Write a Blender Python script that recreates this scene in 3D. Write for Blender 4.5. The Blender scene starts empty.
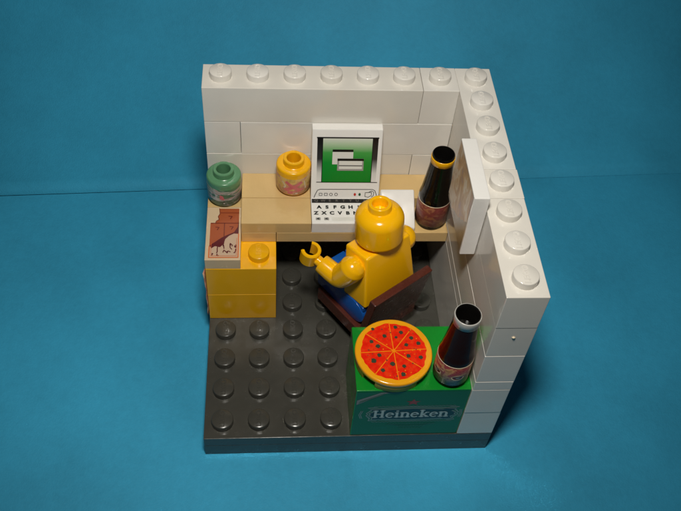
import bpy, bmesh, math, random
from mathutils import Vector, Matrix
random.seed(7)
PI = math.pi
# 1 Blender unit = one stud pitch of the toy bricks (8 mm)
sc = bpy.context.scene
sc.unit_settings.system = 'METRIC'
sc.unit_settings.scale_length = 0.008
C = sc.collection

# ------------------------------------------------------------------ materials
def new_mat(name):
    m = bpy.data.materials.new(name); m.use_nodes = True
    nt = m.node_tree
    return m, nt, nt.nodes['Principled BSDF']

def plastic(name, col, rough=0.18, spec=0.5, var=0.06, bump=0.012, scuff=0.10, coat=0.0, sss=0.0, wear=0.0):
    m, nt, b = new_mat(name)
    N, L = nt.nodes, nt.links
    tc = N.new('ShaderNodeTexCoord')
    n1 = N.new('ShaderNodeTexNoise'); n1.inputs['Scale'].default_value = 0.9; n1.inputs['Detail'].default_value = 5
    L.new(tc.outputs['Object'], n1.inputs['Vector'])
    mr = N.new('ShaderNodeMapRange'); mr.inputs['From Min'].default_value = .3; mr.inputs['From Max'].default_value = .7
    mr.inputs['To Min'].default_value = 1 - var; mr.inputs['To Max'].default_value = 1 + var * .6
    L.new(n1.outputs['Fac'], mr.inputs['Value'])
    oi = N.new('ShaderNodeObjectInfo'); hv = N.new('ShaderNodeHueSaturation'); vr = N.new('ShaderNodeMapRange')
    vr.inputs['To Min'].default_value = .955; vr.inputs['To Max'].default_value = 1.02; L.new(oi.outputs['Random'], vr.inputs['Value'])
    sr = N.new('ShaderNodeMapRange'); sr.inputs['To Min'].default_value = 1.25; sr.inputs['To Max'].default_value = .9
    L.new(oi.outputs['Random'], sr.inputs['Value'])
    if name == 'white_plastic': L.new(sr.outputs['Result'], hv.inputs['Saturation'])
    L.new(vr.outputs['Result'], hv.inputs['Value'])
    mul = N.new('ShaderNodeMix'); mul.data_type = 'RGBA'; mul.blend_type = 'MULTIPLY'; mul.inputs['Factor'].default_value = 1
    mul.inputs['A'].default_value = (*col, 1)
    L.new(mr.outputs['Result'], mul.inputs['B'])
    L.new(mul.outputs['Result'], hv.inputs['Color']); L.new(hv.outputs['Color'], b.inputs['Base Color'])
    # handling scuffs in the gloss
    n2 = N.new('ShaderNodeTexNoise'); n2.inputs['Scale'].default_value = 3.5; n2.inputs['Detail'].default_value = 7; n2.inputs['Roughness'].default_value = .65
    L.new(tc.outputs['Object'], n2.inputs['Vector'])
    r2 = N.new('ShaderNodeMapRange'); r2.inputs['From Min'].default_value = .35; r2.inputs['From Max'].default_value = .75
    r2.inputs['To Min'].default_value = rough; r2.inputs['To Max'].default_value = rough + scuff
    L.new(n2.outputs['Fac'], r2.inputs['Value']); L.new(r2.outputs['Result'], b.inputs['Roughness'])
    n3 = N.new('ShaderNodeTexNoise'); n3.inputs['Scale'].default_value = 2.2; n3.inputs['Detail'].default_value = 3
    L.new(tc.outputs['Object'], n3.inputs['Vector'])
    bp = N.new('ShaderNodeBump'); bp.inputs['Strength'].default_value = 1; bp.inputs['Distance'].default_value = bump
    L.new(n3.outputs['Fac'], bp.inputs['Height']); L.new(bp.outputs['Normal'], b.inputs['Normal'])
    b.inputs['Specular IOR Level'].default_value = spec
    b.inputs['IOR'].default_value = 1.54
    if coat: b.inputs['Coat Weight'].default_value = coat
    if sss:
        b.inputs['Subsurface Weight'].default_value = sss
        b.inputs['Subsurface Radius'].default_value = (.25, .15, .06)
        b.inputs['Subsurface Scale'].default_value = .3
    return m

M = {}
M['white']  = plastic('white_plastic', (.73, .70, .645), .085, var=.035, scuff=.05, bump=.002)
M['white2'] = plastic('bright_white_plastic', (.78, .76, .725), .14, var=.02)
M['tan']    = plastic('tan_plastic', (.63, .43, .185), .16, var=.05)
M['choctan']= plastic('pale_tan_plastic', (.64, .48, .30), .2, var=.04)
M['yellow'] = plastic('yellow_plastic', (.84, .42, .004), .16, var=.03, sss=.02, bump=.005)
M['skin']   = plastic('figure_yellow_plastic', (.93, .475, .003), .13, var=.025, sss=.03, bump=.004)
M['gold']   = plastic('pale_orange_plastic', (.95, .50, .07), .5, spec=.1, var=.05)
M['grey']   = plastic('dark_grey_plastic', (.057, .055, .046), .16, spec=.42, var=.12, scuff=.18, bump=.008)
M['green']  = plastic('green_plastic', (.006, .23, .022), .14, var=.06, bump=.02)
M['sand']   = plastic('sand_green_plastic', (.10, .26, .13), .2, var=.05)
M['brown']  = plastic('reddish_brown_plastic', (.085, .020, .012), .24, var=.10, bump=.004)
M['blue']   = plastic('blue_plastic', (.008, .09, .38), .15, var=.05)
M['black']  = plastic('black_plastic', (.005, .0045, .004), .10, spec=.35, var=.1)
M['glass']  = plastic('dark_brown_bottle_plastic', (.015, .0035, .002), .12, spec=.12, var=.1)
M['crust']  = plastic('crust_orange_plastic', (.84, .36, .008), .13, var=.05, bump=.006)
M['offwhite']= plastic('ring_white_plastic', (.44, .43, .40), .2, var=.1)

def flat(name, col, rough=.3, spec=.4, var=.0):
    m, nt, b = new_mat(name)
    b.inputs['Base Color'].default_value = (*col, 1)
    b.inputs['Roughness'].default_value = rough
    b.inputs['Specular IOR Level'].default_value = spec
    return m
M['ink'] = flat('black_ink', (.008, .008, .008))
M['greyink'] = flat('grey_ink', (.30, .29, .27))
M['dimink'] = flat('shaded_letter_ink', (.11, .10, .09))  # letters of the top key row, darkened to paint in their shadow
M['redink'] = flat('red_ink', (.50, .03, .02))
M['greenink'] = flat('dark_green_ink', (.02, .10, .04))
M['window'] = flat('window_grey_ink', (.66, .65, .60))
M['pizza_red'] = None
M['cut'] = flat('slice_line_orange', (.86, .24, .006), .2)
M['olive'] = flat('olive_ink', (.045, .055, .03), .2)
M['olive2'] = flat('olive_speck_ink', (.25, .05, .02), .2)
M['label_green'] = flat('label_green_ink', (.011, .125, .034), .3)
M['label_navy'] = flat('label_navy_ink', (.008, .022, .022), .3)
M['label_silver'] = flat('label_silver_ink', (.22, .27, .24), .35)
M['label_white'] = flat('label_white_ink', (.48, .54, .50), .35)
M['label_rib'] = flat('label_ribbon_ink', (.26, .22, .20), .35)
M['label_red'] = flat('label_star_ink', (.32, .035, .02), .35)
M['label_dim'] = flat('label_small_print_ink', (.045, .16, .085), .35)
M['choc'] = flat('chocolate_ink', (.36, .085, .028), .3)
M['chocd'] = flat('chocolate_line_ink', (.16, .022, .012), .3)
M['maroon'] = flat('maroon_ink', (.10, .008, .012), .3)
M['wrap'] = flat('wrapper_white_ink', (.54, .39, .27), .3)
M['orange'] = flat('orange_line_ink', (.62, .14, .03), .3)
M['cream'] = flat('cream_paper', (.66, .55, .38), .6)

def ramp(nt, stops, src):
    r = nt.nodes.new('ShaderNodeValToRGB')
    e = r.color_ramp.elements
    while len(e) < len(stops): e.new(.5)
    for i, (p, c) in enumerate(stops): e[i].position = p; e[i].color = (*c, 1)
    nt.links.new(src, r.inputs['Fac'])
    return r

def noise_mat(name, stops, scale=(1, 1, 1), ns=3., detail=4, rough=.3, dist=0.):
    m, nt, b = new_mat(name)
    N, L = nt.nodes, nt.links
    tc = N.new('ShaderNodeTexCoord'); mp = N.new('ShaderNodeMapping'); mp.inputs['Scale'].default_value = scale
    L.new(tc.outputs['Object'], mp.inputs['Vector'])
    n = N.new('ShaderNodeTexNoise'); n.inputs['Scale'].default_value = ns; n.inputs['Detail'].default_value = detail
    n.inputs['Distortion'].default_value = dist
    L.new(mp.outputs['Vector'], n.inputs['Vector'])
    r = ramp(nt, stops, n.outputs['Fac']); L.new(r.outputs['Color'], b.inputs['Base Color'])
    b.inputs['Roughness'].default_value = rough
    return m
M['pizza_red'] = noise_mat('tomato_ink', [(.3, (.70, .012, .003)), (.5, (.80, .02, .004)), (.62, (.80, .045, .006)), (.75, (.62, .012, .004))], (1, 1, 1), 7, 4, .18)
M['jar_pink'] = noise_mat('faded_label_paper', [(.30, (.30, .16, .04)), (.44, (.62, .42, .12)), (.55, (.55, .26, .16)), (.64, (.34, .22, .10)), (.75, (.62, .5, .2))], (1, 1, 1), 3.2, 4, .35, .6)
M['pinkmark'] = noise_mat('pink_mark_ink', [(.3, (.55, .10, .12)), (.6, (.62, .17, .18)), (.75, (.40, .12, .10))], (1, 1, 1), 5, 3, .35)
M['jar_camo'] = noise_mat('green_label_paper', [(.32, (.10, .19, .11)), (.47, (.05, .12, .06)), (.52, (.33, .33, .30)), (.60, (.34, .17, .13)), (.66, (.07, .15, .08))], (.7, .7, 3.0), 1.9, 3, .35, .5)
M['bottle_label'] = noise_mat('bottle_label_paper', [(.28, (.16, .07, .02)), (.42, (.42, .22, .10)), (.50, (.22, .035, .04)), (.58, (.28, .045, .05)), (.66, (.44, .28, .14)), (.8, (.10, .05, .04))], (1, 1, 1.6), 3.4, 5, .35, .7)
M['bottle_label_dark'] = noise_mat('dark_bottle_label_paper', [(.28, (.24, .10, .015)), (.42, (.26, .10, .05)), (.50, (.15, .03, .025)), (.58, (.20, .04, .035)), (.66, (.24, .13, .06)), (.8, (.07, .04, .03))], (1, 1, 1.8), 2.9, 5, .35, .7)
M['photo'] = noise_mat('photo_print_paper', [(.30, (.30, .20, .24)), (.41, (.40, .22, .10)), (.50, (.52, .33, .17)), (.57, (.62, .54, .44)), (.66, (.60, .44, .30)), (.78, (.30, .16, .16))], (1, 1.3, .9), 1.5, 5, .35, .8)
M['faceshade'] = noise_mat('shaded_face_tone', [(.3, (.16, .12, .08)), (.6, (.30, .23, .16)), (.75, (.36, .30, .23))], (1, 1, 1), 2, 4, .3)  # brown tone painting the shade and wall reflection on the white face
M['side_paper'] = noise_mat('peeling_paper', [(.35, (.62, .5, .36)), (.5, (.5, .2, .14)), (.62, (.6, .5, .36)), (.7, (.42, .12, .08))], (1, 1, 1), 3, 3, .6)

def screen_mat():
    m, nt, b = new_mat('screen_print')
    N, L = nt.nodes, nt.links
    tc = N.new('ShaderNodeTexCoord'); s = N.new('ShaderNodeSeparateXYZ'); L.new(tc.outputs['UV'], s.inputs[0])
    r = ramp(nt, [(.0, (.004, .20, .02)), (.45, (.008, .24, .028)), (.68, (.05, .31, .06)), (.85, (.36, .50, .31)), (1., (.62, .64, .56))], s.outputs['Y'])
    L.new(r.outputs['Color'], b.inputs['Base Color']); b.inputs['Roughness'].default_value = .25
    return m
M['screen'] = screen_mat()
def bar_mat():
    m, nt, b = new_mat('screen_edge_print')
    N, L = nt.nodes, nt.links
    tc = N.new('ShaderNodeTexCoord'); s = N.new('ShaderNodeSeparateXYZ'); L.new(tc.outputs['UV'], s.inputs[0])
    r = ramp(nt, [(.0, (.72, .70, .67)), (.2, (.6, .59, .56)), (.36, (.26, .26, .25)), (.52, (.03, .03, .03)), (1., (.006, .006, .006))], s.outputs['Y'])
    L.new(r.outputs['Color'], b.inputs['Base Color']); b.inputs['Roughness'].default_value = .25
    return m
M['bar'] = bar_mat()

def paper_mat(name, col):
    m, nt, b = new_mat(name)
    N, L = nt.nodes, nt.links
    tc = N.new('ShaderNodeTexCoord')
    n1 = N.new('ShaderNodeTexNoise'); n1.inputs['Scale'].default_value = .22; n1.inputs['Detail'].default_value = 4
    L.new(tc.outputs['Object'], n1.inputs['Vector'])
    n2 = N.new('ShaderNodeTexNoise'); n2.inputs['Scale'].default_value = 5; n2.inputs['Detail'].default_value = 10; n2.inputs['Roughness'].default_value = .8
    L.new(tc.outputs['Object'], n2.inputs['Vector'])
    a = N.new('ShaderNodeMath'); a.operation = 'MULTIPLY_ADD'; a.inputs[1].default_value = .55
    L.new(n2.outputs['Fac'], a.inputs[0]); L.new(n1.outputs['Fac'], a.inputs[2])
    mr = N.new('ShaderNodeMapRange'); mr.inputs['From Min'].default_value = .5; mr.inputs['From Max'].default_value = 1.05
    mr.inputs['To Min'].default_value = .80; mr.inputs['To Max'].default_value = 1.20
    L.new(a.outputs[0], mr.inputs['Value'])
    mul = N.new('ShaderNodeMix'); mul.data_type = 'RGBA'; mul.blend_type = 'MULTIPLY'; mul.inputs['Factor'].default_value = 1
    mul.inputs['A'].default_value = (*col, 1); L.new(mr.outputs['Result'], mul.inputs['B'])
    L.new(mul.outputs['Result'], b.inputs['Base Color'])
    b.inputs['Roughness'].default_value = .62; b.inputs['Specular IOR Level'].default_value = .25
    n3 = N.new('ShaderNodeTexNoise'); n3.inputs['Scale'].default_value = 22; n3.inputs['Detail'].default_value = 4
    L.new(tc.outputs['Object'], n3.inputs['Vector'])
    bp = N.new('ShaderNodeBump'); bp.inputs['Strength'].default_value = .5; bp.inputs['Distance'].default_value = .02
    L.new(n3.outputs['Fac'], bp.inputs['Height']); L.new(bp.outputs['Normal'], b.inputs['Normal'])
    return m
M['paper'] = paper_mat('blue_card', (.038, .345, .56))
M['table'] = flat('dark_table', (.012, .06, .085), .7)

# ------------------------------------------------------------------ mesh builder
class MB:
    def __init__(s, mats):
        s.bm = bmesh.new(); s.mats = mats; s.uv = s.bm.loops.layers.uv.new('UVMap')
    def _merge(s, tmp, mi):
        for f in tmp.faces: f.material_index = mi
        me = bpy.data.meshes.new('tmp'); tmp.to_mesh(me); tmp.free()
        s.bm.from_mesh(me); bpy.data.meshes.remove(me)
    def hull(s, pts, faces, bev=.02, mi=0, seg=2):
        t = bmesh.new(); vs = [t.verts.new(p) for p in pts]
        for f in faces: t.faces.new([vs[i] for i in f])
        bmesh.ops.recalc_face_normals(t, faces=t.faces)
        if bev: bmesh.ops.bevel(t, geom=list(t.edges), offset=bev, segments=seg, affect='EDGES', profile=.5, clamp_overlap=True)
        s._merge(t, mi); return s
    def box(s, x0, x1, y0, y1, z0, z1, bev=.016, mi=0):
        p = [(x0,y0,z0),(x1,y0,z0),(x1,y1,z0),(x0,y1,z0),(x0,y0,z1),(x1,y0,z1),(x1,y1,z1),(x0,y1,z1)]
        return s.hull(p, [(0,3,2,1),(4,5,6,7),(0,1,5,4),(1,2,6,5),(2,3,7,6),(3,0,4,7)], bev, mi)
    def prism(s, poly, axis, a, b, bev=.02, mi=0, seg=2):
        n = len(poly)
        def P(u, v, w):
            return {'x': (w, u, v), 'y': (u, w, v), 'z': (u, v, w)}[axis]
        pts = [P(u, v, a) for u, v in poly] + [P(u, v, b) for u, v in poly]
        fs = [tuple(range(n)), tuple(range(2*n-1, n-1, -1))] + [(i, (i+1) % n, n+(i+1) % n, n+i) for i in range(n)]
        return s.hull(pts, fs, bev, mi, seg)
    def lathe(s, prof, cx=0, cy=0, seg=48, mi=0, mis=None, a0=0, a1=2*PI):
        t = bmesh.new(); full = abs(a1-a0-2*PI) < 1e-6
        n = seg if full else seg+1
        rings = []
        for r, z in prof:
            if r < 1e-6: rings.append([t.verts.new((cx, cy, z))]*n)
            else: rings.append([t.verts.new((cx+r*math.cos(a0+(a1-a0)*k/seg), cy+r*math.sin(a0+(a1-a0)*k/seg), z)) for k in range(n)])
        for i in range(len(rings)-1):
            for k in range(seg):
                k2 = (k+1) % n
                q = []
                for v in (rings[i][k], rings[i][k2], rings[i+1][k2], rings[i+1][k]):
                    if v not in q: q.append(v)
                if len(q) > 2:
                    try:
                        f = t.faces.new(q); f.material_index = mi if mis is None else mis[i]
                        f.smooth = True
                    except ValueError: pass
        bmesh.ops.recalc_face_normals(t, faces=t.faces)
        me = bpy.data.meshes.new('tmp'); t.to_mesh(me); t.free(); s.bm.from_mesh(me); bpy.data.meshes.remove(me)
        return s
    def sweep(s, path, radii, seg=24, mi=0, cap=True, squash=1.):
        t = bmesh.new(); P = [Vector(p) for p in path]; n = len(P)
        tang = [(P[min(i+1, n-1)]-P[max(i-1, 0)]).normalized() for i in range(n)]
        up = Vector((0, 0, 1)) if abs(tang[0].z) < .9 else Vector((1, 0, 0))
        u = tang[0].cross(up).normalized(); rings = []
        for i in range(n):
            u = (u - tang[i]*u.dot(tang[i])).normalized(); w = tang[i].cross(u)
            rings.append([t.verts.new(P[i]+radii[i]*(u*math.cos(2*PI*k/seg)*squash+w*math.sin(2*PI*k/seg))) for k in range(seg)])
        for i in range(n-1):
            for k in range(seg):
                f = t.faces.new((rings[i][k], rings[i][(k+1) % seg], rings[i+1][(k+1) % seg], rings[i+1][k])); f.smooth = True
        if cap:
            for ring in (rings[0], rings[-1]):
                try: t.faces.new(ring)
                except ValueError: pass
        bmesh.ops.recalc_face_normals(t, faces=t.faces)
        s._merge(t, mi); return s
    def poly(s, pts2, org, U, V, off=.004, mi=0, uvbox=None):
        org, U, V = Vector(org), Vector(U), Vector(V); n = U.cross(V).normalized()
        vs = [s.bm.verts.new(org+U*u+V*v+n*off) for u, v in pts2]
        f = s.bm.faces.new(vs); f.material_index = mi
        f.normal_update()
        if f.normal.dot(n) < 0: f.normal_flip()
        us = [p[0] for p in pts2]; ws = [p[1] for p in pts2]
        x0, x1, y0, y1 = uvbox or (min(us), max(us), min(ws), max(ws))
        for l in f.loops:
            d = l.vert.co-org
            l[s.uv].uv = ((d.dot(U)/U.length_squared-x0)/(x1-x0), (d.dot(V)/V.length_squared-y0)/(y1-y0))
        return s
    def rect(s, u0, u1, v0, v1, *a, **k): return s.poly([(u0,v0),(u1,v0),(u1,v1),(u0,v1)], *a, **k)
    def line(s, pts, w, org, U, V, off=.006, mi=0):
        for (a, b), (c, d) in zip(pts[:-1], pts[1:]):
            l = math.hypot(c-a, d-b)
            if l < 1e-6: continue
            nx, ny = -(d-b)/l*w/2, (c-a)/l*w/2
            ex, ey = (c-a)/l*w*.2, (d-b)/l*w*.2
            s.poly([(a-nx-ex,b-ny-ey),(c-nx+ex,d-ny+ey),(c+nx+ex,d+ny+ey),(a+nx-ex,b+ny-ey)], org, U, V, off, mi)
            off += .0002
        return s
    def text(s, body, size, cx, cy, org, U, V, off=.008, mi=0, bold=.0, sx=1., extrude=0., shear=0.):
        cu = bpy.data.curves.new('t', 'FONT'); cu.body = body; cu.size = size; cu.align_x = 'CENTER'; cu.align_y = 'CENTER'
        cu.offset = bold; cu.extrude = extrude; cu.resolution_u = 3; cu.shear = shear
        ob = bpy.data.objects.new('t', cu); C.objects.link(ob)
        dg = bpy.context.evaluated_depsgraph_get(); dg.update()
        me = bpy.data.meshes.new_from_object(ob.evaluated_get(dg))
        bpy.data.objects.remove(ob); bpy.data.curves.remove(cu)
        org, U, V = Vector(org), Vector(U), Vector(V); n = U.cross(V).normalized()
        for v in me.vertices: v.co = org+U*(cx+v.co.x*sx)+V*(cy+v.co.y)+n*(off+v.co.z)
        t = bmesh.new(); t.from_mesh(me); bpy.data.meshes.remove(me); s._merge(t, mi); return s
    def xf(s, mat): bmesh.ops.transform(s.bm, matrix=mat, verts=s.bm.verts); return s
    def build(s, name, parent=None, base=None, smooth=None):
        me = bpy.data.meshes.new(name)
        if parent is not None and base is None: base = parent['_b'] if '_b' in parent else None
        if base is not None: bmesh.ops.translate(s.bm, verts=s.bm.verts, vec=-Vector(base))
        s.bm.to_mesh(me); s.bm.free()
        for m in s.mats: me.materials.append(M[m])
        o = bpy.data.objects.new(name, me); C.objects.link(o)
        if parent is not None:
            o.parent = parent
        return o
BASES = {}
def thing(name, label, cat, loc=(0, 0, 0), rz=0, group=None):
    o = bpy.data.objects.new(name, None); C.objects.link(o)
    o.empty_display_size = .3
    o.location = loc; o.rotation_euler = (0, 0, rz); o['label'] = label; o['category'] = cat
    if group: o['group'] = group
    return o
def part(mb, name, t, world=True):
    """world=True: vertices were written in world coordinates (thing not rotated)"""
    return mb.build(name, t, base=tuple(root_loc(t)) if world else None)
def root_loc(t):
    while t.parent: t = t.parent
    return t.location
def soften(o, ang=35):
    for p in o.data.polygons: p.use_smooth = True
    try: o.data.set_sharp_from_angle(angle=math.radians(ang))
    except Exception: pass
    return o

# stud: shared mesh per material, raised lettering on top
STUD = {}
def stud_mesh(mat):
    if mat in STUD: return STUD[mat]
    mb = MB([mat])
    mb.lathe([(.30, -.005), (.30, .17), (.294, .19), (.28, .2), (0, .2)], seg=40)
    mb.text('LEGO', .20, 0, 0, (0, 0, .2), (0, 1, 0), (-1, 0, 0), off=0, bold=.006, extrude=.008)
    me = bpy.data.meshes.new('stud'); mb.bm.to_mesh(me); mb.bm.free(); me.materials.append(M[mat])
    STUD[mat] = me; return me
def stud(x, y, z, mat, parent):
    o = bpy.data.objects.new('stud', stud_mesh(mat)); C.objects.link(o); o.parent = parent
    r = root_loc(parent); o.location = (x-r.x, y-r.y, z-r.z)
    return o
G = .005   # half seam between bricks

# ------------------------------------------------------------------ setting
def slab(name, pts, z0, z1, mat):
    mb = MB([mat]); mb.prism(pts, 'z', z0, z1, bev=0)
    o = mb.build(name); o['kind'] = 'structure'; return o
ZT = -.52
RISE0, RISE1 = 12, 50
def sy(x, d=0): return 9.95+(x+7.45)*.052+d
slab('table', [(-90, -60), (110, -60), (110, 140), (-90, 140)], -1.3, ZT-.12, 'table')
slab('front_blue_card', [(-60, -50), (90, -50), (90, sy(90, .05)), (-60, sy(-60, -.085))], ZT-.06, ZT, 'paper')
# rear card: rests on the table at the seam and curves upwards behind the model
mb = MB(['paper']); rows = []; yy, zz = 0., 0.
for k in range(61):
    L_ = k*.6; ang = math.radians(RISE0+(RISE1-RISE0)*min(1, L_/9.))
    rows.append([mb.bm.verts.new((x, sy(x)+yy, ZT+.004+zz)) for x in (-45, 75)])
    yy += .6*math.cos(ang); zz += .6*math.sin(ang)
for p_, q_ in zip(rows[:-1], rows[1:]): mb.bm.faces.new((p_[0], p_[1], q_[1], q_[0])).smooth = True
rc = mb.build('rear_blue_card'); rc['kind'] = 'structure'
sm_ = rc.modifiers.new('thickness', 'SOLIDIFY'); sm_.thickness = .05; sm_.offset = -1

# ------------------------------------------------------------------ base plate
bp_ = thing('baseplate', 'dark grey eight by eight studded plate carrying the whole office scene', 'baseplate', (4, 4, ZT))
part(MB(['grey']).box(0, 8, 0, 8, ZT+.004, -.002, .012), 'lower_plate', bp_)
up = part(MB(['grey']).box(0, 8, 0, 8, .0, .4, .012), 'upper_plate', bp_)
for i in range(8):
    for j in range(8):
        if j == 7 or i == 7: continue
        if i < 2 and j >= 4: continue
        if 4 <= i < 7 and j < 2: continue
        stud(i+.5, j+.5, .4, 'grey', bp_)

# ------------------------------------------------------------------ walls
LAY = [(.4, 1.6), (1.6, 2.8), (2.8, 3.2), (3.2, 4.4), (4.4, 5.6), (5.6, 6.8)]
def jit(): return random.uniform(-.010, .010)
bw = thing('brick_wall', 'white back wall of toy bricks behind the desk and monitor', 'brick wall', (3.5, 7.5, .4), group='white toy brick walls')
BACK = [[0, 4, 7], [0, 3, 7], [0, 6, 7], [0, 4, 6, 7], [0, 1, 7], [0, 6, 7]]
for (z0, z1), cuts in zip(LAY, BACK):
    for a, b in zip(cuts[:-1], cuts[1:]):
        j = jit()
        br = part(MB(['white']).box(a+G, b-G, 7+j, 8+j*.5-.001, z0+.004, z1-.002), 'brick', bw)
        if z1 == 6.8:
            for i in range(a, b): stud(i+.5, 7.5, 6.8, 'white', br)
rw = thing('brick_wall', 'white right side wall of toy bricks with the picture fixed to it', 'brick wall', (7.5, 4, .4), group='white toy brick walls')
SIDE = [[0, 8], [0, 8], [0, 8], [0, 8], [0, 6, 8], [0, 3, 4, 8]]
for k, ((z0, z1), cuts) in enumerate(zip(LAY, SIDE)):
    for a, b in zip(cuts[:-1], cuts[1:]):
        j = jit()
        mb = MB(['white', 'cream']).box(7+j*.6+.002, 8+j, a+(G if a else j*.8), b-G, z0+.004, z1-.002)
        br = part(mb, 'brick', rw)
        if z1 == 6.8:
            for i in range(a, b): stud(7.5, i+.5, 6.8, 'white', br)
def nub(wall, x, y, z, s=.05, mat='offwhite', axis='y'):
    mb = MB([mat])
    mb.lathe([(s, -.01), (s*.9, .012), (s*.45, .024), (0, .026)], seg=14)
    if axis == 'y': mb.xf(Matrix.Translation((x, y, z)) @ Matrix.Rotation(PI/2, 4, 'X') @ Matrix.Diagonal((1.3, .8, 1, 1)))
    part(mb, 'moulding_nub', wall)
nub(rw, 7.52, -.004, 5.22, .034, 'cream')

# ------------------------------------------------------------------ yellow cabinet
cab = thing('cabinet', 'yellow cabinet of two stacked bricks left of the chair under the desk end', 'cabinet', (1, 5, .4))
part(MB(['yellow']).box(0+G, 2-G, 4, 6, .404, 1.597), 'lower_brick', cab)
ub = part(MB(['yellow']).box(0+G, 2-G, 4, 6, 1.603, 2.8), 'upper_brick', cab)
stud(1.5, 4.5, 2.8, 'yellow', ub)
mb = MB(['side_paper'])
n = 14; rows = []
for k in range(n+1):
    z = .62+(2.62-.62)*k/n
    cur = .015+.05*max(0, (k/n-.72)/.28)**1.3+.012*math.sin(k*1.3)
    rows.append([mb.bm.verts.new((-.006, 4.5, z)), mb.bm.verts.new((-.02-cur*.3, 4.15, z)), mb.bm.verts.new((-.02-cur, 3.97-.02*math.sin(k*2.1), z))])
for a, b in zip(rows[:-1], rows[1:]):
    for q in (0, 1): mb.bm.faces.new((a[q], a[q+1], b[q+1], b[q])).smooth = True
sp = part(mb, 'paper_label', cab); sp['label'] = 'cream and red paper label peeling from the left side'
sd = sp.modifiers.new('thickness', 'SOLIDIFY'); sd.thickness = .012

# ------------------------------------------------------------------ desk
dk = thing('desk', 'tan desk of stacked plates and tiles along the white back wall', 'desk', (3.5, 6, 2.8))
part(MB(['tan']).box(1+G, 2-.004, 5, 7-.01, 2.806, 3.2), 'desk_plate', dk)
part(MB(['tan']).box(2+.006, 5-.004, 5, 7-.01, 2.804, 3.2), 'desk_plate', dk)
part(MB(['tan']).box(5+.004, 7-.012, 5.004, 7-.01, 2.804, 3.198), 'desk_plate', dk)
part(MB(['tan']).box(0+G, 1-G, 6.006, 7-.01, 2.806, 3.2), 'desk_plate', dk)
part(MB(['tan']).box(1+G, 3-G, 5, 6-G, 3.206, 3.6), 'desk_tile', dk)
part(MB(['tan']).box(1+G, 3-G, 6+G, 7-.01, 3.206, 3.606), 'desk_tile', dk)
part(MB(['tan']).box(5.02, 7-.014, 6+G, 7-.012, 3.206, 3.6), 'desk_tile', dk)

# chocolate tile
ct = thing('chocolate_bar', 'tan tile printed with a bitten chocolate bar in torn wrapper, on the yellow cabinet', 'chocolate bar', (.5, 5, 2.8))
part(MB(['choctan']).box(0+G, 1-G, 4+.004, 6-G, 2.806, 3.2), 'tile', ct)
O_, U_, V_ = (0, 4, 3.2), (1, 0, 0), (0, 1, 0)
mb = MB(['choc', 'chocd', 'maroon', 'wrap', 'orange'])
mb.poly([(.12,.09),(.93,.09),(.93,1.93),(.36,1.93),(.38,1.72),(.33,1.62),(.36,1.50),(.28,1.44),(.26,1.34),(.12,1.36)], O_, U_, V_, .003, 0)
mb.poly([(.12,.10),(.93,.10),(.93,.95),(.80,.97),(.62,.86),(.52,.70),(.44,.56),(.30,.60),(.12,.50)], O_, U_, V_, .006, 3)
mb.poly([(.12,.52),(.28,.66),(.46,.82),(.62,.92),(.80,1.02),(.90,1.22),(.93,1.5),(.93,.97),(.80,.97),(.66,.88),(.56,.76),(.52,.58),(.42,.46),(.28,.50),(.18,.42)], O_, U_, V_, .009, 2)
mb.line([(.13,1.36),(.93,1.36)], .028, O_, U_, V_, .009, 1); mb.line([(.52,.86),(.52,1.36)], .028, O_, U_, V_, .009, 1)
mb.line([(.40,1.76),(.93,1.76)], .02, O_, U_, V_, .009, 1)
mb.line([(.36,1.93),(.38,1.72),(.33,1.62),(.36,1.50),(.28,1.44),(.26,1.34)], .02, O_, U_, V_, .009, 1)
for cx, cy in ((.32,1.16),(.72,1.18),(.68,1.58)):
    mb.line([(cx-.05,cy+.05),(cx+.05,cy+.04),(cx,cy-.06)], .03, O_, U_, V_, .010, 1)
mb.line([(.12,.50),(.12,.09),(.93,.09),(.93,.95)], .03, O_, U_, V_, .011, 4)
mb.line([(.17,.60),(.17,.15),(.88,.15),(.88,.8)], .012, O_, U_, V_, .012, 4)
for q in range(13):
    x, y = .20+(q % 5)*.15+random.uniform(-.02,.02), (.24 if q < 5 else .50)+random.uniform(-.03,.06)
    if q >= 5: x += .18
    pts = [(x, y)]
    for r in range(4): pts.append((pts[-1][0]+random.uniform(-.02,.06), pts[-1][1]+random.uniform(-.09,.09)))
    mb.line([(min(.86, a), max(.15, b)) for a, b in pts], .028, O_, U_, V_, .010, 2)
part(mb, 'printed_label', ct)

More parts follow.
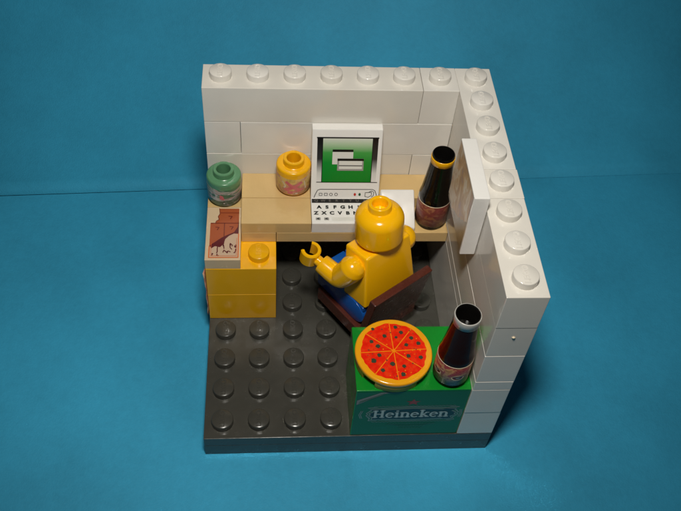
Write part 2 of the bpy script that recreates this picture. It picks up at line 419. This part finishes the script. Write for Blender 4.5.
# ------------------------------------------------------------------ jars
def jar(x, y, z, mat, lab, name_label, marks):
    t = thing('jar', name_label, 'jar', (x, y, z), group='small open topped jars on the desk')
    mb = MB([mat])
    mb.lathe([(.0, .0), (.41, .0), (.43, .02), (.49, .11), (.50, .15), (.50, .88), (.495, .92), (.475, .95), (.455, .96), (.315, .96), (.30, .97), (.30, 1.13), (.285, 1.15), (.215, 1.15), (.20, 1.13), (.20, .25), (0, .25)], seg=64)
    soften(mb.build('body', t), 32)
    mb = MB([lab])
    mb.lathe([(.501, .13), (.5035, .135), (.5035, .74), (.501, .745)], seg=64)
    l = mb.build('label', t)
    marks(t)
    return t
def curved(mb, pts, r, mi, ang0=-PI/2):
    """polygon in (arc length, z) wrapped on a cylinder of radius r"""
    seg = []
    cx = sum(p[0] for p in pts)/len(pts); cz = sum(p[1] for p in pts)/len(pts)
    P = []
    for (a, b), (c, d) in zip(pts, pts[1:]+pts[:1]):
        for q in range(4): P.append((a+(c-a)*q/4, b+(d-b)*q/4))
    def w(u, z): a = ang0+u/r; return (r*math.cos(a), r*math.sin(a), z)
    c0 = mb.bm.verts.new(w(cx, cz)); vs = [mb.bm.verts.new(w(*p)) for p in P]
    for i in range(len(vs)):
        f = mb.bm.faces.new((c0, vs[i], vs[(i+1) % len(vs)])); f.material_index = mi
def ymarks(t):
    mb = MB(['pinkmark', 'cream', 'maroon'])
    def brush(pts, w, mi, r):
        for (a, b), (c, d) in zip(pts[:-1], pts[1:]):
            l = math.hypot(c-a, d-b); nx, ny = -(d-b)/l*w/2, (c-a)/l*w/2
            curved(mb, [(a-nx,b-ny),(c-nx,d-ny),(c+nx,d+ny),(a+nx,b+ny)], r, mi)
    brush([(-.24,.63),(-.08,.50),(.08,.38),(.24,.30)], .11, 0, 0.5065)
    brush([(-.25,.30),(-.08,.40),(.08,.50),(.25,.62)], .11, 0, 0.5075)
    brush([(-.3,.33),(-.12,.26),(.12,.27),(.3,.33)], .05, 0, 0.5070)
    brush([(-.18,.20),(-.02,.22)], .08, 0, .507); brush([(.05,.20),(.12,.19)], .05, 1, .507)
    brush([(-.35,.60),(-.24,.45),(-.30,.36)], .05, 1, .506); brush([(.32,.62),(.38,.3)], .04, 1, .506)
    mb.build('label_print', t)
def gmarks(t):
    mb = MB(['offwhite', 'pinkmark', 'black'])
    curved(mb, [(-.42,.66),(-.30,.60),(-.12,.50),(-.02,.48),(-.10,.34),(-.30,.30),(-.42,.34)], .506, 0)
    curved(mb, [(-.12,.56),(-.02,.52),(.02,.36),(-.12,.38)], .5055, 1)
    curved(mb, [(-.05,.64),(.25,.58),(.36,.62),(.25,.54),(-.03,.58)], .5045, 0)
    curved(mb, [(.0,.40),(.22,.38),(.40,.46),(.22,.34),(.02,.34)], .5045, 0)
    curved(mb, [(-.35,.22),(.0,.25),(.36,.24),(.0,.20)], .5045, 0)
    curved(mb, [(-.4,.28),(-.0,.30),(.4,.28),(.4,.25),(.0,.27),(-.4,.25)], .5050, 2)
    mb.build('label_print', t)
jar(.5, 6.43, 3.201, 'sand', 'jar_camo', 'sand green open jar with grey striped label at the left end of the desk', gmarks)
jar(2.5, 6.48, 3.61, 'yellow', 'jar_pink', 'yellow open jar with pink crossed label beside the monitor', ymarks)

# ------------------------------------------------------------------ monitor
mon = thing('monitor', 'white computer monitor with green screen showing two grey windows', 'monitor', (4, 6.5, 3.2))
yb, yt, zb, zt = 6.0, 6.74, 3.56, 5.6
part(MB(['white2']).prism([(6.0, 3.206), (6.985, 3.206), (6.985, zt), (yt, zt), (yb, zb)], 'x', 3+.004, 5-.004, .02), 'casing', mon)
d = Vector((0, yt-yb, zt-zb)); Ls = d.length
O_, U_, V_ = Vector((3, yb, zb)), Vector((1, 0, 0)), d.normalized()
mb = MB(['screen', 'bar', 'ink', 'window', 'greyink', 'redink', 'greenink', 'white2'])
S = 2.0/71.      # photo pixels across the casing
def X(px): return (px-312)*S
def Y(py): return (200.5-py)/73.*Ls
u0, u1, v0, v1 = X(322.8), X(373.3), Y(182), Y(136.5)
mb.rect(u0, u1, v0, v1, O_, U_, V_, .004, 0)
mb.poly([(X(317.6), v0), (u0, v0), (u0, v1), (X(317.4), Y(135.8))], O_, U_, V_, .004, 1)
mb.poly([(u1, v0), (X(378.6), v0), (X(378.8), Y(135.8)), (u1, v1)], O_, U_, V_, .004, 1)
mb.line([(X(317.2), Y(135.9)), (X(379), Y(135.9))], .04, O_, U_, V_, .008, 2)
mb.line([(X(317.6), Y(182.3)), (X(380), Y(182.3))], .022, O_, U_, V_, .008, 2)
mb.line([(u0, v0), (u0, v1)], .022, O_, U_, V_, .009, 2); mb.line([(u1, v0), (u1, v1)], .022, O_, U_, V_, .009, 2)
mb.rect(X(333), X(354), Y(163.3), Y(149.5), O_, U_, V_, .008, 3); mb.rect(X(333), X(354), Y(150.3), Y(147.8), O_, U_, V_, .012, 2)
mb.rect(X(338.2), X(365), Y(169.8), Y(157), O_, U_, V_, .016, 4); mb.rect(X(340), X(363.5), Y(168), Y(159.2), O_, U_, V_, .020, 3)
mb.rect(X(338.2), X(365), Y(159.4), Y(157), O_, U_, V_, .024, 2); mb.line([(X(340), Y(164.4)), (X(363.5), Y(164.4))], .025, O_, U_, V_, .024, 2)
mb.line([(X(315.5), Y(199)), (X(317), Y(195)), (X(319), Y(191)), (X(321.5), Y(190)), (X(376), Y(190)), (X(378.5), Y(191.3)), (X(380), Y(195)), (X(381), Y(199))], .018, O_, U_, V_, .006, 2)
for q, bx in enumerate((322.3, 327.7, 333, 338.3)):
    r_ = S*1.5; cx, cy = X(bx), Y(195.5)
    if q < 2: pts = [(cx-r_, cy-r_*.9), (cx+r_, cy-r_*.9), (cx+r_, cy+r_*.9), (cx-r_, cy+r_*.9), (cx-r_, cy-r_*.9)]
    else: pts = [(cx+r_*math.cos(a*PI/5), cy+r_*math.sin(a*PI/5)) for a in range(11)]
    mb.line(pts, .014, O_, U_, V_, .006, 2)
for bx, mi in ((357.8, 5), (362.8, 6)):
    mb.poly([(X(bx)+.035*math.cos(a*PI/6), Y(195.5)+.048*math.sin(a*PI/6)) for a in range(12)], O_, U_, V_, .006, mi)
mb.line([(X(368.5), Y(193.5)), (X(368.5), Y(197.8)), (X(372), Y(198.5)), (X(375), Y(196.5)), (X(375), Y(193)), (X(368.5), Y(193.5))], .016, O_, U_, V_, .006, 2)
mb.line([(X(372.2), Y(193)), (X(375.2), Y(191.6)), (X(377.5), Y(193)), (X(377.2), Y(196.6)), (X(375), Y(198.4))], .016, O_, U_, V_, .006, 2)
part(mb, 'screen', mon)

# ------------------------------------------------------------------ keyboard
kb = thing('keyboard', 'white keyboard tile with black letter keys in front of the monitor', 'keyboard', (4, 5.5, 3.2))
part(MB(['white2']).box(3.006, 4.994, 5.0, 5.995, 3.206, 3.6), 'tile', kb)
mb = MB(['ink', 'greyink', 'window', 'dimink'])
O_, U_, V_ = (3, 5, 3.6), (1, 0, 0), (0, 1, 0)
mb.rect(.03, 1.97, .80, .96, O_, U_, V_, .003, 0)  # shadow over the top key row, painted as a dark strip
for i, ch in enumerate('QWERTYUIO'): mb.text(ch, .13, .16+i*.2, .885, O_, U_, V_, .006, 3, .004)
for i, ch in enumerate('ASFGHJKL'): mb.text(ch, .165, .235+i*.228, .63, O_, U_, V_, .004, 0, .010, 1.1)
for i, ch in enumerate('ZXCVBNM,'): mb.text(ch, .165, .14+i*.228, .40, O_, U_, V_, .004, 0, .010, 1.1)
for cx in (.19, .43):
    mb.rect(cx-.07, cx+.07, .13, .23, O_, U_, V_, .004, 1); mb.text('<', .12, cx, .18, O_, U_, V_, .006, 0, .01)
mb.rect(.58, 1.30, .11, .24, O_, U_, V_, .004, 2)
for cx in (1.5, 1.7, 1.88): mb.rect(cx-.06, cx+.06, .12, .23, O_, U_, V_, .004, 1)
part(mb, 'key_print', kb)

# white sloped block
ms = thing('sloped_block', 'plain white sloping block on the desk between keyboard and brown bottle', 'block', (5.5, 5.5, 3.2))
o = part(MB(['white2']).prism([(5.0, 3.206), (5.99, 3.206), (5.99, 4.0), (5.90, 4.0), (5.0, 3.41)], 'x', 5.006, 5.994, .05, seg=3), 'block', ms); soften(o)

# ------------------------------------------------------------------ bottles
def bottle(x, y, z, ring, lab, label, body):
    t = thing('bottle', label, 'bottle', (x, y, z), group='dark beer bottles')
    mb = MB([body, 'black'])
    mb.lathe([(0, 0), (.38, 0), (.40, .02), (.40, .15), (.45, .18), (.46, .20), (.46, 1.02), (.46, 1.14), (.45, 1.22), (.43, 1.30), (.415, 1.42), (.375, 1.75), (.34, 2.1), (.318, 2.36), (.312, 2.67), (.300, 2.70), (.280, 2.70), (.268, 2.67), (.262, 2.1), (0, 2.05)], seg=64,
             mis=[0]*15+[1]*4)
    soften(mb.build('body', t), 32)
    mb = MB([lab]); mb.lathe([(.461, .20), (.466, .205), (.466, 1.02), (.461, 1.025)], seg=64); mb.build('label', t)
    mb = MB(['cream']); mb.lathe([(.462, 1.02), (.468, 1.023), (.468, 1.04), (.461, 1.044)], seg=64); mb.build('label_edge', t)
    if lab == 'bottle_label':
        for k in (-1, 0, 1):
            mb = MB(['label_silver', 'maroon', 'cream']); A = k*.62
            curved(mb, [(A+.17*math.cos(a*PI/7), .58+.11*math.sin(a*PI/7)) for a in range(14)], .469, 2, -PI/2+.1)
            curved(mb, [(A+.13*math.cos(a*PI/7), .58+.075*math.sin(a*PI/7)) for a in range(14)], .4705, 1, -PI/2+.1)
            curved(mb, [(A+.06*math.cos(a*PI/5), .58+.03*math.sin(a*PI/5)) for a in range(10)], .472, 0, -PI/2+.1)
            mb.build('label_emblem', t)
    dz = -.07 if ring == 'yellow' else .012
    mb = MB([ring]); mb.lathe([(.316, 2.42), (.330, 2.43), (.330, 2.67+dz), (.322, 2.69+dz), (.306, 2.692+dz)], seg=64); mb.build('neck_ring', t)
    return t
bottle(6.50, 5.49, 3.201, 'yellow', 'bottle_label_dark', 'black bottle with yellow neck ring standing on the desk near the picture', 'black')
bottle(6.46, .48, 2.801, 'offwhite', 'bottle_label', 'dark brown bottle with white neck ring standing beside the pizza on the green crate', 'glass')

# ------------------------------------------------------------------ picture on the wall
pc = thing('wall_picture', 'white framed picture block with torn brown photo fixed to right wall', 'picture', (6.8, 3.55, 5.25))
part(MB(['white2']).box(6.6, 6.985, 2.53, 4.6, 5.22, 7.28, .02), 'frame', pc)
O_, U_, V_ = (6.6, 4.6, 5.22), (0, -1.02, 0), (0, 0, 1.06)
mb = MB(['faceshade'])
mb.poly([(.03, .02), (1.96, .02), (1.96, 1.9), (.03, 1.9)], O_, U_, V_, .002, 0)  # painted shade of the frame face, showing below the torn print
part(mb, 'face_shade', pc)
mb = MB(['photo'])
pts = [(.0, .10), (.10, .16), (.22, .08), (.38, .17), (.55, .10), (.7, .22), (.85, .30), (1.0, .36), (1.1, .42), (1.25, .47), (1.34, .6), (1.5, .66), (1.62, .82), (1.74, .86), (1.86, 1.0), (1.95, 1.05), (1.95, 1.88), (.03, 1.9)]
mb.poly(pts, O_, U_, V_, .004, 0)
ph = part(mb, 'photo', pc)

# ------------------------------------------------------------------ crate
cr = thing('beer_crate', 'green beer crate with dark printed front, carrying pizza and bottle', 'crate', (5.5, 1, .4))
part(MB(['green']).box(4+G, 7-.012, .03, 2-G, .406, 1.597), 'lower_body', cr)
part(MB(['green']).box(4+G, 7-.012, .03, 2-G, 1.603, 2.8), 'upper_body', cr)
O_, U_, V_ = (4, .03, .31), (1.06, 0, 0), (0, 0, 1)
mb = MB(['label_green', 'label_navy', 'label_silver', 'label_white', 'label_rib', 'label_red', 'label_dim'])
mb.rect(.03, 2.79, .12, 2.43, O_, U_, V_, .006, 0)
# ribbon in the corner
mb.poly([(.05, 2.02), (.05, 1.79), (.74, 2.36), (1.05, 2.40), (.62, 2.41)], O_, U_, V_, .010, 4)
mb.line([(.12, 1.95), (.70, 2.36)], .02, O_, U_, V_, .012, 0); mb.line([(.10, 1.89), (.72, 2.33)], .014, O_, U_, V_, .014, 0)
# star
st = []
for k in range(10):
    r_ = (.165 if k % 2 == 0 else .07); a = PI/2+k*PI/5; st.append((1.46+r_*math.cos(a)*1.15, 1.88+r_*math.sin(a)))
for k in range(0, 10, 2): mb.poly([(1.46, 1.88), st[k-1], st[k], st[k+1]], O_, U_, V_, .010, 5)
# banner with ornate rim
def banner(e, mi, off):
    x0, x1, y0, y1 = .40-e, 2.62+e, 1.00-e, 1.52+e
    P = [(x0+.10, y0), (x0+.32, y0)]
    P += [(x0+.36, y0+.03), (1.5, y0-.03), (x1-.36, y0+.03), (x1-.28, y0-.02), (x1-.08, y0), (x1-.14, y0+.12), (x1-.02, (y0+y1)/2-.06), (x1-.06, (y0+y1)/2), (x1-.02, (y0+y1)/2+.06), (x1-.14, y1-.12), (x1-.04, y1), (x1-.28, y1+.02),
          (x1-.36, y1-.03), (1.5, y1+.03), (x0+.36, y1-.03), (x0+.26, y1+.02), (x0+.04, y1), (x0+.14, y1-.12), (x0+.02, (y0+y1)/2+.06), (x0+.06, (y0+y1)/2), (x0+.02, (y0+y1)/2-.06), (x0+.12, y0+.12)]
    mb.poly(P, O_, U_, V_, off, mi)
banner(.10, 2, .008); banner(.065, 0, .011); banner(.035, 2, .014); banner(.0, 1, .017)
for k in range(22):   # scalloped lace around the rim
    x = .50+k*.094
    for yy in (.86, 1.665): mb.line([(x, yy), (x+.045, yy+(.03 if yy > 1 else -.03)), (x+.09, yy)], .016, O_, U_, V_, .010, 2)
for x in (.20, .24, 2.74, 2.70):
    mb.line([(x, 1.05), (x-.05 if x < 1 else x+.03, 1.25), (x, 1.46)], .02, O_, U_, V_, .010, 2)
def slab_text(x, y, h):
    xh = h*.70; w = h*.17; t_ = h*.10
    def L(pts, wd): mb.line([(x+a, y+b) for a, b in pts], wd, O_, U_, V_, .021+random.uniform(0, .0015), 3)
    def serif(cx, yy, hw=.105): L([(cx-h*hw*1.4, yy), (cx+h*hw*1.4, yy)], t_)
    def stem(cx, y0, y1, top=True):
        L([(cx, y0), (cx, y1)], w); serif(cx, y0+t_/2)
        if top: serif(cx-(0 if y1 > xh*1.1 else h*.04), y1-t_/2, .105 if y1 > xh*1.1 else .07)
    for chh in 'Heineken':
        if chh == 'H':
            stem(h*.17, 0, h); stem(h*.63, 0, h); L([(h*.17, h*.5), (h*.63, h*.5)], t_*1.2); x += h*.86
        elif chh == 'e':
            c = [(h*.27+h*.22*math.cos(a), xh*.5+(xh*.5-t_*.5)*math.sin(a)) for a in [math.radians(q) for q in range(8, 322, 18)]]
            L(c, w*.78); L([(h*.07, xh*.46), (h*.47, xh*.60)], t_); x += h*.58
        elif chh == 'i':
            stem(h*.16, 0, xh); L([(h*.10, h*.90), (h*.22, h*.90)], w*.8); x += h*.36
        elif chh == 'n':
            stem(h*.15, 0, xh); stem(h*.52, 0, xh*.75, False)
            L([(h*.17, xh*.76), (h*.26, xh*.93), (h*.38, xh*.97), (h*.49, xh*.88), (h*.52, xh*.7)], w*.75); x += h*.71
        elif chh == 'k':
            stem(h*.15, 0, h); L([(h*.18, xh*.42), (h*.48, xh*.95)], t_*1.2); L([(h*.26, xh*.5), (h*.52, 0.04)], w*.9); serif(h*.50, xh-t_/2, .08); serif(h*.52, t_/2, .09); x += h*.68
slab_text(.50, 1.10, .385)
part(mb, 'printed_label', cr)
mb = MB(['label_dim'])
for (xa, xb, y) in ((.95, 2.15, .72), (1.18, 1.9, .58), (1.25, 1.85, .46)):
    x = xa
    while x < xb:
        w = random.uniform(.03, .08)
        mb.line([(x, y-.03), (x+w*.4, y+.04), (x+w, y-.02)], .02, O_, U_, V_, .012+random.uniform(0, .001), 0); x += w+.03
mb.line([(.9, .70), (1.2, .64), (1.5, .62), (1.8, .64), (2.15, .70)], .02, O_, U_, V_, .0115, 0)
part(mb, 'small_print', cr)

# ------------------------------------------------------------------ pizza
pz = thing('pizza', 'round pizza with red topping and eight slices on the green crate', 'pizza', (5.0, .96, 2.8))
mb = MB(['crust', 'gold'])
mb.lathe([(.0, .25), (.98, .25), (1.0, .26), (1.008, .275), (1.008, .365), (.999, .385), (.975, .4), (.95, .404), (0, .404)], seg=96)
for k in range(4):
    a = -PI/2+k*PI/2; h = math.radians(33)
    mb.lathe([(.0, .004), (.98, .004), (.985, .01), (.985, .26)], seg=12, a0=a-h, a1=a+h, mi=1)
    for s_ in (-1, 1):
        c, d_ = math.cos(a+s_*h), math.sin(a+s_*h)
        vs = [mb.bm.verts.new((r_*c, r_*d_, z)) for r_, z in ((0, .004), (.984, .004), (.984, .26), (0, .26))]
        mb.bm.faces.new(vs).material_index = 1
mb.lathe([(.70, .004), (.70, .26)], seg=48, mi=1)
soften(mb.build('crust', pz), 40)
O_, U_, V_ = (0, 0, .404), (1, 0, 0), (0, 1, 0)
mb = MB(['pizza_red', 'cut', 'olive', 'olive2'])
n = 96; pts = []
for k in range(n):
    a = 2*PI*k/n; pts.append(((.853+.012*math.sin(a*8+.4)+.010*math.sin(a*23+1)+random.uniform(-.006, .006))*math.cos(a), (.853+.012*math.sin(a*8+.4)+.010*math.sin(a*19))*math.sin(a)))
ctr = (.01, .0)
for k in range(n): mb.poly([ctr, pts[k], pts[(k+1) % n]], O_, U_, V_, .003, 0)
for k in range(8):
    a = math.radians(3+45*k+(4 if k % 2 else 0)); mb.line([(.0, .0), (.88*math.cos(a), .88*math.sin(a))], .022, O_, U_, V_, .006+.0003*k, 1)
mb.poly([(.055*math.cos(a*PI/8)*random.uniform(.8, 1.1), .055*math.sin(a*PI/8)*random.uniform(.8, 1.1)) for a in range(16)], O_, U_, V_, .010, 1)
def pzp(u, v): return ((u-297)/226., (237-v)/185.*.98)
OL = [(323,98,13),(353,130,14),(320,158,10),(410,163,14),(448,195,14),(375,203,13),(380,267,14),(452,276,14),(348,325,13),(337,370,15),(282,311,16),(222,346,14),(210,261,14),(174,292,17),(207,209,15),(171,182,13),(252,150,14),(186,108,11),(405,120,5),(290,130,5),(150,230,6),(250,290,6),(400,310,6),(300,380,6),(430,230,5),(240,110,6)]
for u, v, r_ in OL:
    x, y = pzp(u, v); R_ = r_/226.*.92
    ph_ = random.random()*6
    mb.poly([(x+R_*math.cos(a*PI/7)*(1+.16*math.sin(a*1.7+ph_)), y+R_*math.sin(a*PI/7)*(1+.14*math.sin(a*2.3+ph_))) for a in range(14)], O_, U_, V_, .010, 2 if r_ > 8 else 3)
for k in range(70):
    a, rr = random.random()*2*PI, .8*math.sqrt(random.random()); x, y = rr*math.cos(a), rr*math.sin(a); R_ = random.uniform(.008, .02)
    mb.poly([(x+R_*math.cos(b*PI/3), y+R_*math.sin(b*PI/3)) for b in range(6)], O_, U_, V_, .0045, 3 if k % 3 else 1)
mb.build('topping', pz)

# ------------------------------------------------------------------ chair
TH = math.radians(33); TH2 = math.radians(36)
Rv, Fv = Vector((math.cos(TH), math.sin(TH), 0)), Vector((-math.sin(TH), math.cos(TH), 0))
def rf(r, f, z): return tuple(Rv*r+Fv*f+Vector((0, 0, z)))
ch = thing('office_chair', 'dark reddish brown office chair turned towards the desk', 'chair', rf(6.18, .80, .6), TH2)
z0 = .0
mb = MB(['brown']).box(-1.05, 1.0, -1.0, 1.12, .38, .87, .03); mb.build('seat', ch)
mb = MB(['brown']).prism([(-1.0, .80), (-.76, .72), (-1.06, 2.62), (-1.29, 2.60)], 'x', -1.07, 1.07, .03); mb.build('backrest', ch)
mb = MB(['brown'])
mb.lathe([(0, .18), (.34, .18), (.34, .26), (.26, .30), (.26, .40), (0, .40)], seg=32); mb.build('swivel_post', ch)
for k in range(4):
    a = PI/4+k*PI/2
    mb = MB(['black']); mb.box(.15, 1.0, -.11, .11, .16, .32, .03); mb.xf(Matrix.Rotation(a, 4, 'Z')); lg = mb.build('leg', ch)
    mb = MB(['black']); mb.lathe([(0, -.09), (.13, -.09), (.16, -.06), (.16, .06), (.13, .09), (0, .09)], seg=24)
    mb.xf(Matrix.Rotation(a, 4, 'Z') @ Matrix.Translation((.92, 0, .15)) @ Matrix.Rotation(PI/2, 4, 'X')); mb.build('castor', lg)

# ------------------------------------------------------------------ seated toy figure
fg = thing('toy_figure', 'yellow bare chested toy figure in blue trousers seated at the desk', 'toy figure', rf(6.24, .50, 1.585), TH2)
LEAN = math.radians(10.5)
mb = MB(['blue'])
mb.box(-.97, .97, -.42, .42, .52, .86, .05)
mb.lathe([(0, -.97), (.40, -.97), (.42, -.95), (.42, .95), (.40, .97), (0, .97)], seg=40)
for v in mb.bm.verts:
    if abs(v.co.z) <= 1.0 and False: pass
mb.bm.free()
mb = MB(['blue']); mb.box(-.95, .95, -.40, .36, .45, .74, .05); soften(mb.build('hips', fg))
for s_ in (-1, 1):
    mb = MB(['blue'])
    # leg held straight out; rounded at the hip, foot block at the end
    pr = [(.0+.46*math.cos(a), .47+.46*math.sin(a)) for a in [math.radians(q) for q in range(60, 271, 15)]]
    pr += [(1.58, .01), (1.60, .03), (1.60, .90), (1.58, .92), (1.25, .92), (1.2, .80), (.60, .86)]
    mb.prism(pr, 'x', min(s_*.03, s_*.97), max(s_*.03, s_*.97), .03)
    mb.xf(Matrix.Translation((0, 0, -.12)) @ Matrix.Diagonal((1, 1, .9, 1)))
    soften(mb.build('leg', fg))
# torso
mb = MB(['skin'])
bx, tx, by, ty, h0, h1 = .955, .79, .48, .45, .70, 2.46
p = [(-bx,-by,h0),(bx,-by,h0),(bx,by,h0),(-bx,by,h0),(-tx,-ty,h1),(tx,-ty,h1),(tx,ty,h1),(-tx,ty,h1)]
mb.hull(p, [(0,3,2,1),(4,5,6,7),(0,1,5,4),(1,2,6,5),(2,3,7,6),(3,0,4,7)], .07, 0, 4)
mb.lathe([(.33, h1-.05), (.33, h1+.12), (0, h1+.12)], seg=32)
mb.xf(Matrix.Translation((0, 0, h0)) @ Matrix.Rotation(-LEAN, 4, 'X') @ Matrix.Translation((0, 0, -h0)))
soften(mb.build('torso', fg))
# head
mb = MB(['skin'])
prof = [(0, .02), (.36, .02), (.40, .03)]
for q in range(0, 91, 15): a = math.radians(q); prof.append((.47+.165*math.sin(a), .20-.16*math.cos(a)))
for q in range(0, 91, 9): a = math.radians(q); prof.append((.315+.32*math.cos(a), .76+.31*math.sin(a)))
prof += [(.305, 1.075), (.30, 1.09), (.30, 1.235), (.29, 1.255), (.275, 1.26), (.225, 1.26), (.208, 1.25), (.20, 1.235), (.20, .98), (0, .96)]
mb.lathe(prof, seg=72)
HEAD = Matrix.Translation((0, .29, h1-.0)) @ Matrix.Rotation(-LEAN*.6, 4, 'X') @ Matrix.Scale(1.05, 4)
mb.xf(HEAD); soften(mb.build('head', fg), 50)
# arms
def catmull(P, n=8):
    P = [Vector(p) for p in P]; Q = [P[0]*2-P[1]]+P+[P[-1]*2-P[-2]]; out = []
    for i in range(1, len(Q)-2):
        for k in range(n):
            t = k/n
            out.append(.5*((2*Q[i])+(Q[i+1]-Q[i-1])*t+(2*Q[i-1]-5*Q[i]+4*Q[i+1]-Q[i+2])*t*t+(3*Q[i]-Q[i-1]-3*Q[i+1]+Q[i+2])*t**3))
    out.append(P[-1]); return out
def arm(side, sh, el, wr, hang):
    sh, el, wr = Vector(sh), Vector(el), Vector(wr)
    d0 = (el-sh).normalized(); d1 = (wr-el).normalized()
    pts = [sh-d0*.34, sh-d0*.29, sh-d0*.19, sh-d0*.02, sh+d0*.2, el-d0*.2+d1*.03, el+(d1-d0)*.07, el+d1*.2, wr-d1*.12, wr-d1*.01, wr]
    rad = [.02, .18, .30, .375, .365, .345, .33, .30, .28, .265, .21]
    path = []; rr = []
    cp = catmull(pts, 5)
    for i, q in enumerate(cp):
        path.append(q); k = i/5.; a = min(int(k), len(rad)-2); f = k-a; rr.append(rad[a]*(1-f)+rad[a+1]*f)
    mb = MB(['skin']); mb.sweep(path, rr, 28)
    a = soften(mb.build('arm', fg), 60)
    # hand: wrist peg and an open C shaped grip
    mb = MB(['skin'])
    mb.sweep([wr-d1*.05, wr+d1*.17], [.15, .15], 20)
    n = 26; ro, ri, hl = .285, .185, .25; op = math.radians(50)
    ang = [PI+op-PI+0 for _ in ()]
    t = bmesh.new(); ringv = []
    for k in range(n+1):
        th = op+(2*PI-2*op)*k/n
        c, s2 = math.cos(th), math.sin(th)
        e = 1.0
        ringv.append([t.verts.new((r_*c, r_*s2, z)) for r_, z in ((ro-.03, -hl), (ro, -hl+.03), (ro, hl-.03), (ro-.03, hl), (ri+.02, hl), (ri, hl-.02), (ri, -hl+.02), (ri+.02, -hl))])
    for a_, b_ in zip(ringv[:-1], ringv[1:]):
        for k in range(8): t.faces.new((a_[k], a_[(k+1) % 8], b_[(k+1) % 8], b_[k]))
    t.faces.new(ringv[0]); t.faces.new(ringv[-1][::-1])
    bmesh.ops.recalc_face_normals(t, faces=t.faces)
    opening, axis = Vector(hang[0]).normalized(), Vector(hang[1]).normalized()
    axis = (axis-opening*axis.dot(opening)).normalized(); yy = axis.cross(opening)
    ctr = wr+d1*.40
    mt = Matrix(((opening.x, yy.x, axis.x, ctr.x), (opening.y, yy.y, axis.y, ctr.y), (opening.z, yy.z, axis.z, ctr.z), (0, 0, 0, 1)))
    bmesh.ops.transform(t, matrix=mt, verts=t.verts); mb._merge(t, 0)
    soften(mb.build('hand', a), 40)
arm(-1, (-1.0, .16, 2.05), (-1.16, .42, 1.42), (-1.34, 1.08, 1.60), ((-.15, 1, .15), (0, -.2, 1)))
arm(1, (.88, .18, 2.02), (.98, .52, 1.42), (1.0, 1.2, 1.5), ((.0, 1, .15), (0, -.2, 1)))

# ------------------------------------------------------------------ camera, flash, dim room
cam = bpy.data.cameras.new('camera'); co = bpy.data.objects.new('camera', cam); C.objects.link(co)
Rm = Matrix(((0.99634368, 0.00239148, -0.08540229), (-0.05592685, 0.77392967, -0.63079716), (0.06458683, 0.63326704, 0.77123368)))
loc = Vector((1.80622874, -10.5551274, 21.1864332))
co.matrix_world = Matrix.Translation(loc) @ Rm.to_4x4()
cam.sensor_width = 36; cam.lens = 827.6/681*36; cam.clip_start = .1; cam.clip_end = 500
sc.camera = co
fl = bpy.data.lights.new('camera_flash', 'SPOT'); fl.shadow_soft_size = 1.7; fl.spot_size = math.radians(90); fl.spot_blend = .9; fl.energy = 18200; fl.color = (1, .965, .89)
fo = bpy.data.objects.new('camera_flash', fl); C.objects.link(fo)
upv, rt = Rm.col[1], Rm.col[0]
fpos = Vector((2.2, -4.7, 25.0))
dirv = (Vector((3.0, 10.5, 0))-fpos)
fo.location = fpos; fo.rotation_euler = dirv.to_track_quat('-Z', 'Y').to_euler()
w = bpy.data.worlds.new('World'); sc.world = w; w.use_nodes = True
bg = w.node_tree.nodes['Background']; bg.inputs['Color'].default_value = (.9, .95, 1, 1); bg.inputs['Strength'].default_value = .020

sc.render.engine = 'CYCLES'
sc.cycles.max_bounces = 8; sc.cycles.diffuse_bounces = 4; sc.cycles.glossy_bounces = 4
sc.cycles.caustics_reflective = True; sc.cycles.blur_glossy = 0
sc.cycles.sample_clamp_indirect = 14
sc.view_settings.view_transform = 'Standard'; sc.view_settings.look = 'None'; sc.view_settings.exposure = 0; sc.view_settings.gamma = 1
